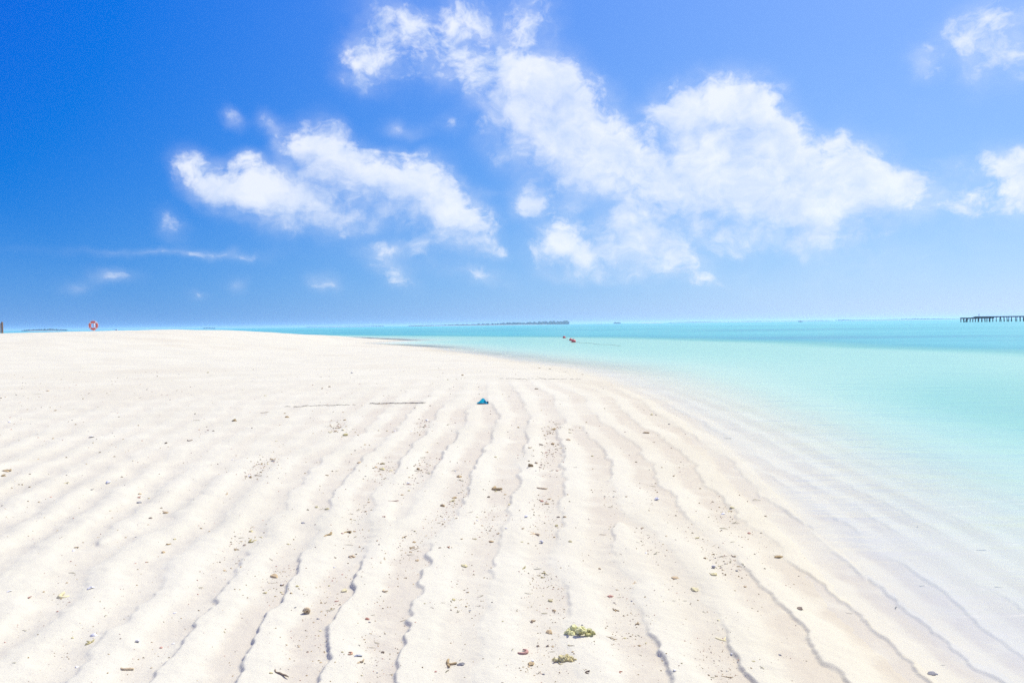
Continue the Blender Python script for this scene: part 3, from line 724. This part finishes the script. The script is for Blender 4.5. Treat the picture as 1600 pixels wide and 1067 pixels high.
link('dark_fold', bm_mesh(bm, 'fold', True), MAT['dark_plastic'], bp)
bm = bmesh.new(); bmesh.ops.create_uvsphere(bm, u_segments=10, v_segments=7, radius=.02, matrix=Matrix.Translation((.082, -.01, .03)) @ Matrix.Diagonal((.8, .7, 1.1, 1)))
link('cap', bm_mesh(bm, 'cap', True), MAT['dark_plastic'], bp)

crumbs = [crumb_mesh(k, 2 if k < 3 else 1) for k in range(8)]
branches = [branch_coral_mesh(k) for k in range(5)]
bivalves = [bivalve_mesh(k) for k in range(2)]
snail = snail_mesh()
twigs = [twig_mesh(k) for k in range(5)]
blades = [blade_mesh(k) for k in range(6)]
def arc_mesh():
    bm = bmesh.new(); tube(bm, [(.4 * math.cos(a), .4 * math.sin(a), .10) for a in [rad(60 + 26 * k) for k in range(10)]], [.04, .08, .10, .11, .12, .12, .11, .10, .08, .05], 7)
    return bm_mesh(bm, 'arc', True)
arc = arc_mesh()
# pieces the photograph lets one single out
place('shell', arc, 'orange_shell', 546, 1021, 11, 'orange crescent shell fragment beside a slate blue shell', 'shell')
place('shell', bivalves[0], 'blue_shell', 559, 1024, 13, 'slate blue mussel shell beside the orange crescent fragment', 'shell', rz=0.3, sz=.6)
place('shell', snail, 'tan', 479, 957, 13, 'small upright tan snail shell in the ripple trough left of centre', 'shell', rz=1.9)
place('shell', bivalves[1], 'white', 146, 993, 13, 'white round clam shell lying on the shaded sand at lower left', 'shell', rz=2.6)
place('shell', bivalves[1], 'white', 142, 919, 12, 'white clam shell between brown rubble pieces at far left', 'shell', rz=1.0)
place('shell', arc, 'pink', 816, 1019, 20, 'reddish curved shell rim lying below the pale yellow coral', 'shell', rz=2.6)
place('pebble', crumbs[0], 'grey', 720, 1038, 10, 'dark grey pebble beside olive rubble at bottom centre', 'pebble')
place('pebble', crumbs[1], 'brown', 1250, 951, 11, 'brown pebble alone on the wet sand at the right', 'pebble', rz=.5, sz=.7)
place('pebble', crumbs[2], 'grey', 1456, 1052, 11, 'grey pebble in the shallow water at lower right', 'pebble', rz=.2, sz=.7)
place('twig', twigs[0], 'red_twig', 615, 783, 17, 'short red brown stick lying across a ripple', 'stick', rz=0.05)
place('twig', twigs[1], 'pink', 637, 757, 13, 'pinkish stick just beyond the red brown stick', 'stick', rz=0.0)
place('twig', twigs[2], 'twig', 437, 1054, 36, 'long bent brown twig at the bottom left of centre', 'stick', rz=-.75)
place('twig', twigs[3], 'tan', 955, 996, 22, 'tan coral stick right of the pale yellow coral lump', 'stick', rz=-.5)
place('twig', twigs[0], 'tan', 1136, 1058, 18, 'tan stick lying at the bottom right on wet sand', 'stick', rz=-.4)
place('twig', twigs[4], 'twig', 863, 709, 13, 'thin dark twig standing askew near the waterline ripples', 'stick', rz=1.1)
place('twig', twigs[2], 'grey', 1534, 860, 13, 'dark stick lying under the clear shallows at the right', 'stick', rz=-.1)
place('coral_chip', branches[0], 'cream', 1130, 1000, 20, 'flat pale yellow coral chip on the wet sand right of the lumps', 'coral', sz=.5)
place('seaweed_clump', branches[1], 'brown', 295, 689, 9, 'dark brown seaweed clump alone on the upper left sand', 'seaweed')
place('coral_chip', branches[2], 'cream', 92, 934, 22, 'cream branching coral chip beside white shell at far left', 'coral')
place('coral_chip', branches[3], 'tan', 191, 1046, 20, 'olive tan coral chip in the lower left corner', 'coral')
place('coral_chip', branches[1], 'tan', 598, 924, 12, 'rounded tan coral chip in the trough at left centre', 'coral')
place('coral_chip', branches[4], 'tan', 562, 1034, 15, 'tan coral chip just below the slate blue shell', 'coral')
place('coral_chip', branches[0], 'tan', 700, 1038, 22, 'olive tan coral chip beside the dark grey pebble', 'coral', rz=.2)
place('coral_chip', branches[2], 'brown', 915, 1050, 12, 'reddish brown coral chip right of the olive coral lump', 'coral')
place('coral_chip', branches[3], 'pink', 968, 1049, 10, 'pink coral chip at bottom right of the olive coral lump', 'coral')
place('coral_chip', branches[4], 'tan', 510, 836, 22, 'flat tan coral chip lying across a ripple at left', 'coral', sz=.6)
place('coral_chip', branches[2], 'tan', 542, 831, 18, 'tan coral cluster against a scarp right of the flat chip', 'coral', sz=.8)
place('coral_chip', branches[1], 'tan', 770, 765, 22, 'spiky tan coral chip where a dark ripple line begins', 'coral')
place('coral_chip', branches[3], 'tan', 841, 763, 18, 'ochre coral chip right of the spiky tan one', 'coral')
place('coral_chip', branches[0], 'tan', 836, 834, 18, 'ochre coral chip beside the long central ripple line', 'coral', sz=.7)
place('coral_chip', branches[4], 'tan', 990, 911, 10, 'ochre coral chip alone right of the central ripples', 'coral')

# scattered small pieces: drawn towards the ripple troughs, as on the beach
KINDS = [   # kind, meshes, material, how many, size in photograph pixels, label, category, group
 ('coral_crumb', crumbs + branches, 'tan', 130, (4, 11), 'tan coral crumb lying loose', 'coral', 'tan coral crumbs on the sand'),
 ('coral_crumb', crumbs, 'brown', 32, (3, 7), 'small dark brown rubble crumb', 'rubble', 'dark brown crumbs on the sand'),
 ('coral_crumb', crumbs + branches, 'cream', 80, (4, 12), 'small cream yellow coral crumb', 'coral', 'cream coral crumbs on the sand'),
 ('coral_crumb', crumbs + branches, 'pink', 30, (3, 8), 'small reddish coral crumb', 'coral', 'reddish coral crumbs on the sand'),
 ('shell', bivalves + [snail], 'white', 34, (4, 8), 'tiny white shell lying', 'shell', 'small white shells on the sand'),
 ('pebble', crumbs, 'grey', 28, (3, 7), 'tiny grey pebble lying', 'pebble', 'small grey pebbles on the sand'),
 ('twig', twigs, 'twig', 30, (7, 15), 'short dry brown twig lying', 'stick', 'short dry twigs on the sand'),
 ('seagrass_blade', blades, 'blade', 90, (8, 18), 'dry olive seagrass blade stranded', 'seagrass', 'dry seagrass blades on the sand'),
]
MESHES = {}
def variant(me, mat):
    k = (me.name, mat)
    if k not in MESHES:
        m2 = me.copy(); m2.materials.clear(); m2.materials.append(MAT[mat]); MESHES[k] = m2
    return MESHES[k]
CL = [(random.uniform(380, 1150), 640 + 420 * random.random() ** 0.8) for _ in range(46)]
def samples(n, spread=False):
    us, vs = [], []
    while len(us) < n * 3:
        q = random.random()
        if q < 0.55:
            c = random.choice(CL); k = (c[1] - 560) / 400
            us.append(random.gauss(c[0], 32 * k + 5)); vs.append(random.gauss(c[1], 14 * k + 3))
        else:
            v = 575 + 495 * random.random() ** 1.1
            us.append(random.uniform(-10, 1260 if not spread else 1600)); vs.append(v)
    us = np.array(us); vs = np.clip(vs, 560, 1075)
    x, y, z, ok = hit(us, vs)
    p, lam, a = ripple_phase(x, y); f = p - np.floor(p)
    pr = np.where(np.abs(x) < 3.5, np.where(f > 0.5, 1.0, 0.22), 0.6)
    lo = -0.004 if not spread else -0.12
    keep = ok & (rng.random(len(us)) < pr) & (z > lo)
    idx = np.nonzero(keep)[0][:n]
    return x[idx], y[idx], z[idx]
def zone(x, y):
    if y > 10: return 'far up the beach beyond the blue scrap', 'far sand'
    if x < -1.3: return 'among the soft ripples at the left', 'left ripples'
    if x > 1.0: return 'beside the clear shallows at the right', 'sand by the shallows'
    if y < 4.8: return 'in the foreground around the coral lumps', 'foreground sand'
    return 'on the middle ripples before the blue scrap', 'middle ripples'
for (name, protos, mat, n, (s0, s1), lab, cat, grp) in KINDS:
    xs, ys, zs = samples(n, name == 'seagrass_blade')
    for x, y, z in zip(xs, ys, zs):
        me = variant(random.choice(protos), mat)
        o = bpy.data.objects.new(name, me); COL.objects.link(o)
        d = math.hypot(x, y); s = min((s0 + (s1 - s0) * random.random() ** 2.2) * d / FPX, 0.075 if 'blade' not in name and name != 'twig' else 0.16)
        o.location = (x, y, z + s * .04); o.scale = (s, s, s * random.uniform(.6, 1.0)); o.rotation_euler = (random.uniform(-.2, .2), random.uniform(-.2, .2), random.uniform(0, 6.28))
        zl, zg = zone(x, y)
        tag(o, lab + ' ' + zl, cat, grp.rsplit(' on the ', 1)[0] + ' on the ' + zg)

# thin wrack lines left by the last tide, far down the beach
for (u0, v0, u1, v1, nn, lab) in ((578, 631, 662, 630, 34, 'thin dark line of wrack on the sand left of the blue scrap'),
                                  (784, 592, 906, 593, 24, 'faint wrack line on the sand beyond the blue scrap'),
                                  (450, 636, 552, 633, 13, 'faint broken wrack line at the left of the dark one')):
    bm = bmesh.new(); q = np.linspace(0, 1, nn) + rng.normal(0, .3 / nn, nn)
    X_, Y_, Z_, _ = hit(u0 + (u1 - u0) * q, v0 + (v1 - v0) * q + rng.normal(0, .35, nn))
    for x, y, z in zip(X_, Y_, Z_):
        L_ = random.uniform(.05, .17); a = random.gauss(0, .35); dx, dy = math.cos(a) * L_ / 2, math.sin(a) * L_ / 2
        tube(bm, [(x - dx, y - dy, z + .004), (x, y + random.uniform(-.01, .01), z + .012), (x + dx, y + dy, z + .005)], [.002, .0045, .002], 5)
    tag(link('wrack_line', bm_mesh(bm, 'wrack', True), MAT['panel']), lab, kind='stuff')

# uncountable grit: shell and coral hash
def grit(n, mat, smin, smax, label, seed):
    global rng
    rng = np.random.default_rng(seed); random.seed(seed)
    x, y, z = samples(n)
    m = len(x); d = np.hypot(x, y)
    s = (smin + (smax - smin) * rng.random(m) ** 2.5) * d / FPX
    s = np.minimum(s, 0.03)
    base = np.array([(1, 0, 0), (-.6, .8, 0), (-.5, -.75, 0), (.1, .05, .8), (0, 0, -.5)])
    tri = np.array([(0, 1, 3), (1, 2, 3), (2, 0, 3), (1, 0, 4), (2, 1, 4), (0, 2, 4)])
    a = rng.random(m) * 6.283; ca, sa = np.cos(a), np.sin(a)
    el_ = 0.6 + 1.2 * rng.random(m)
    V = np.empty((m, 5, 3))
    bx_ = base[None, :, 0] * el_[:, None]; by_ = base[None, :, 1] * np.ones((m, 1))
    V[..., 0] = x[:, None] + s[:, None] * .5 * (ca[:, None] * bx_ - sa[:, None] * by_)
    V[..., 1] = y[:, None] + s[:, None] * .5 * (sa[:, None] * bx_ + ca[:, None] * by_)
    V[..., 2] = z[:, None] + s[:, None] * .5 * base[None, :, 2]
    F = (tri[None] + 5 * np.arange(m)[:, None, None]).reshape(-1, 3)
    me = bpy.data.meshes.new('grit'); me.from_pydata(V.reshape(-1, 3).tolist(), [], F.tolist())
    tag(link('shell_grit', me, MAT[mat]), label, kind='stuff')
grit(600, 'brown', 1.2, 3.2, 'fine dark shell grit strewn over the sand', 11)
grit(2400, 'tan', 1.2, 4.0, 'fine tan coral grit strewn over the sand', 12)
grit(1200, 'pink', 1.0, 3.2, 'fine reddish coral grit strewn over the sand', 13)
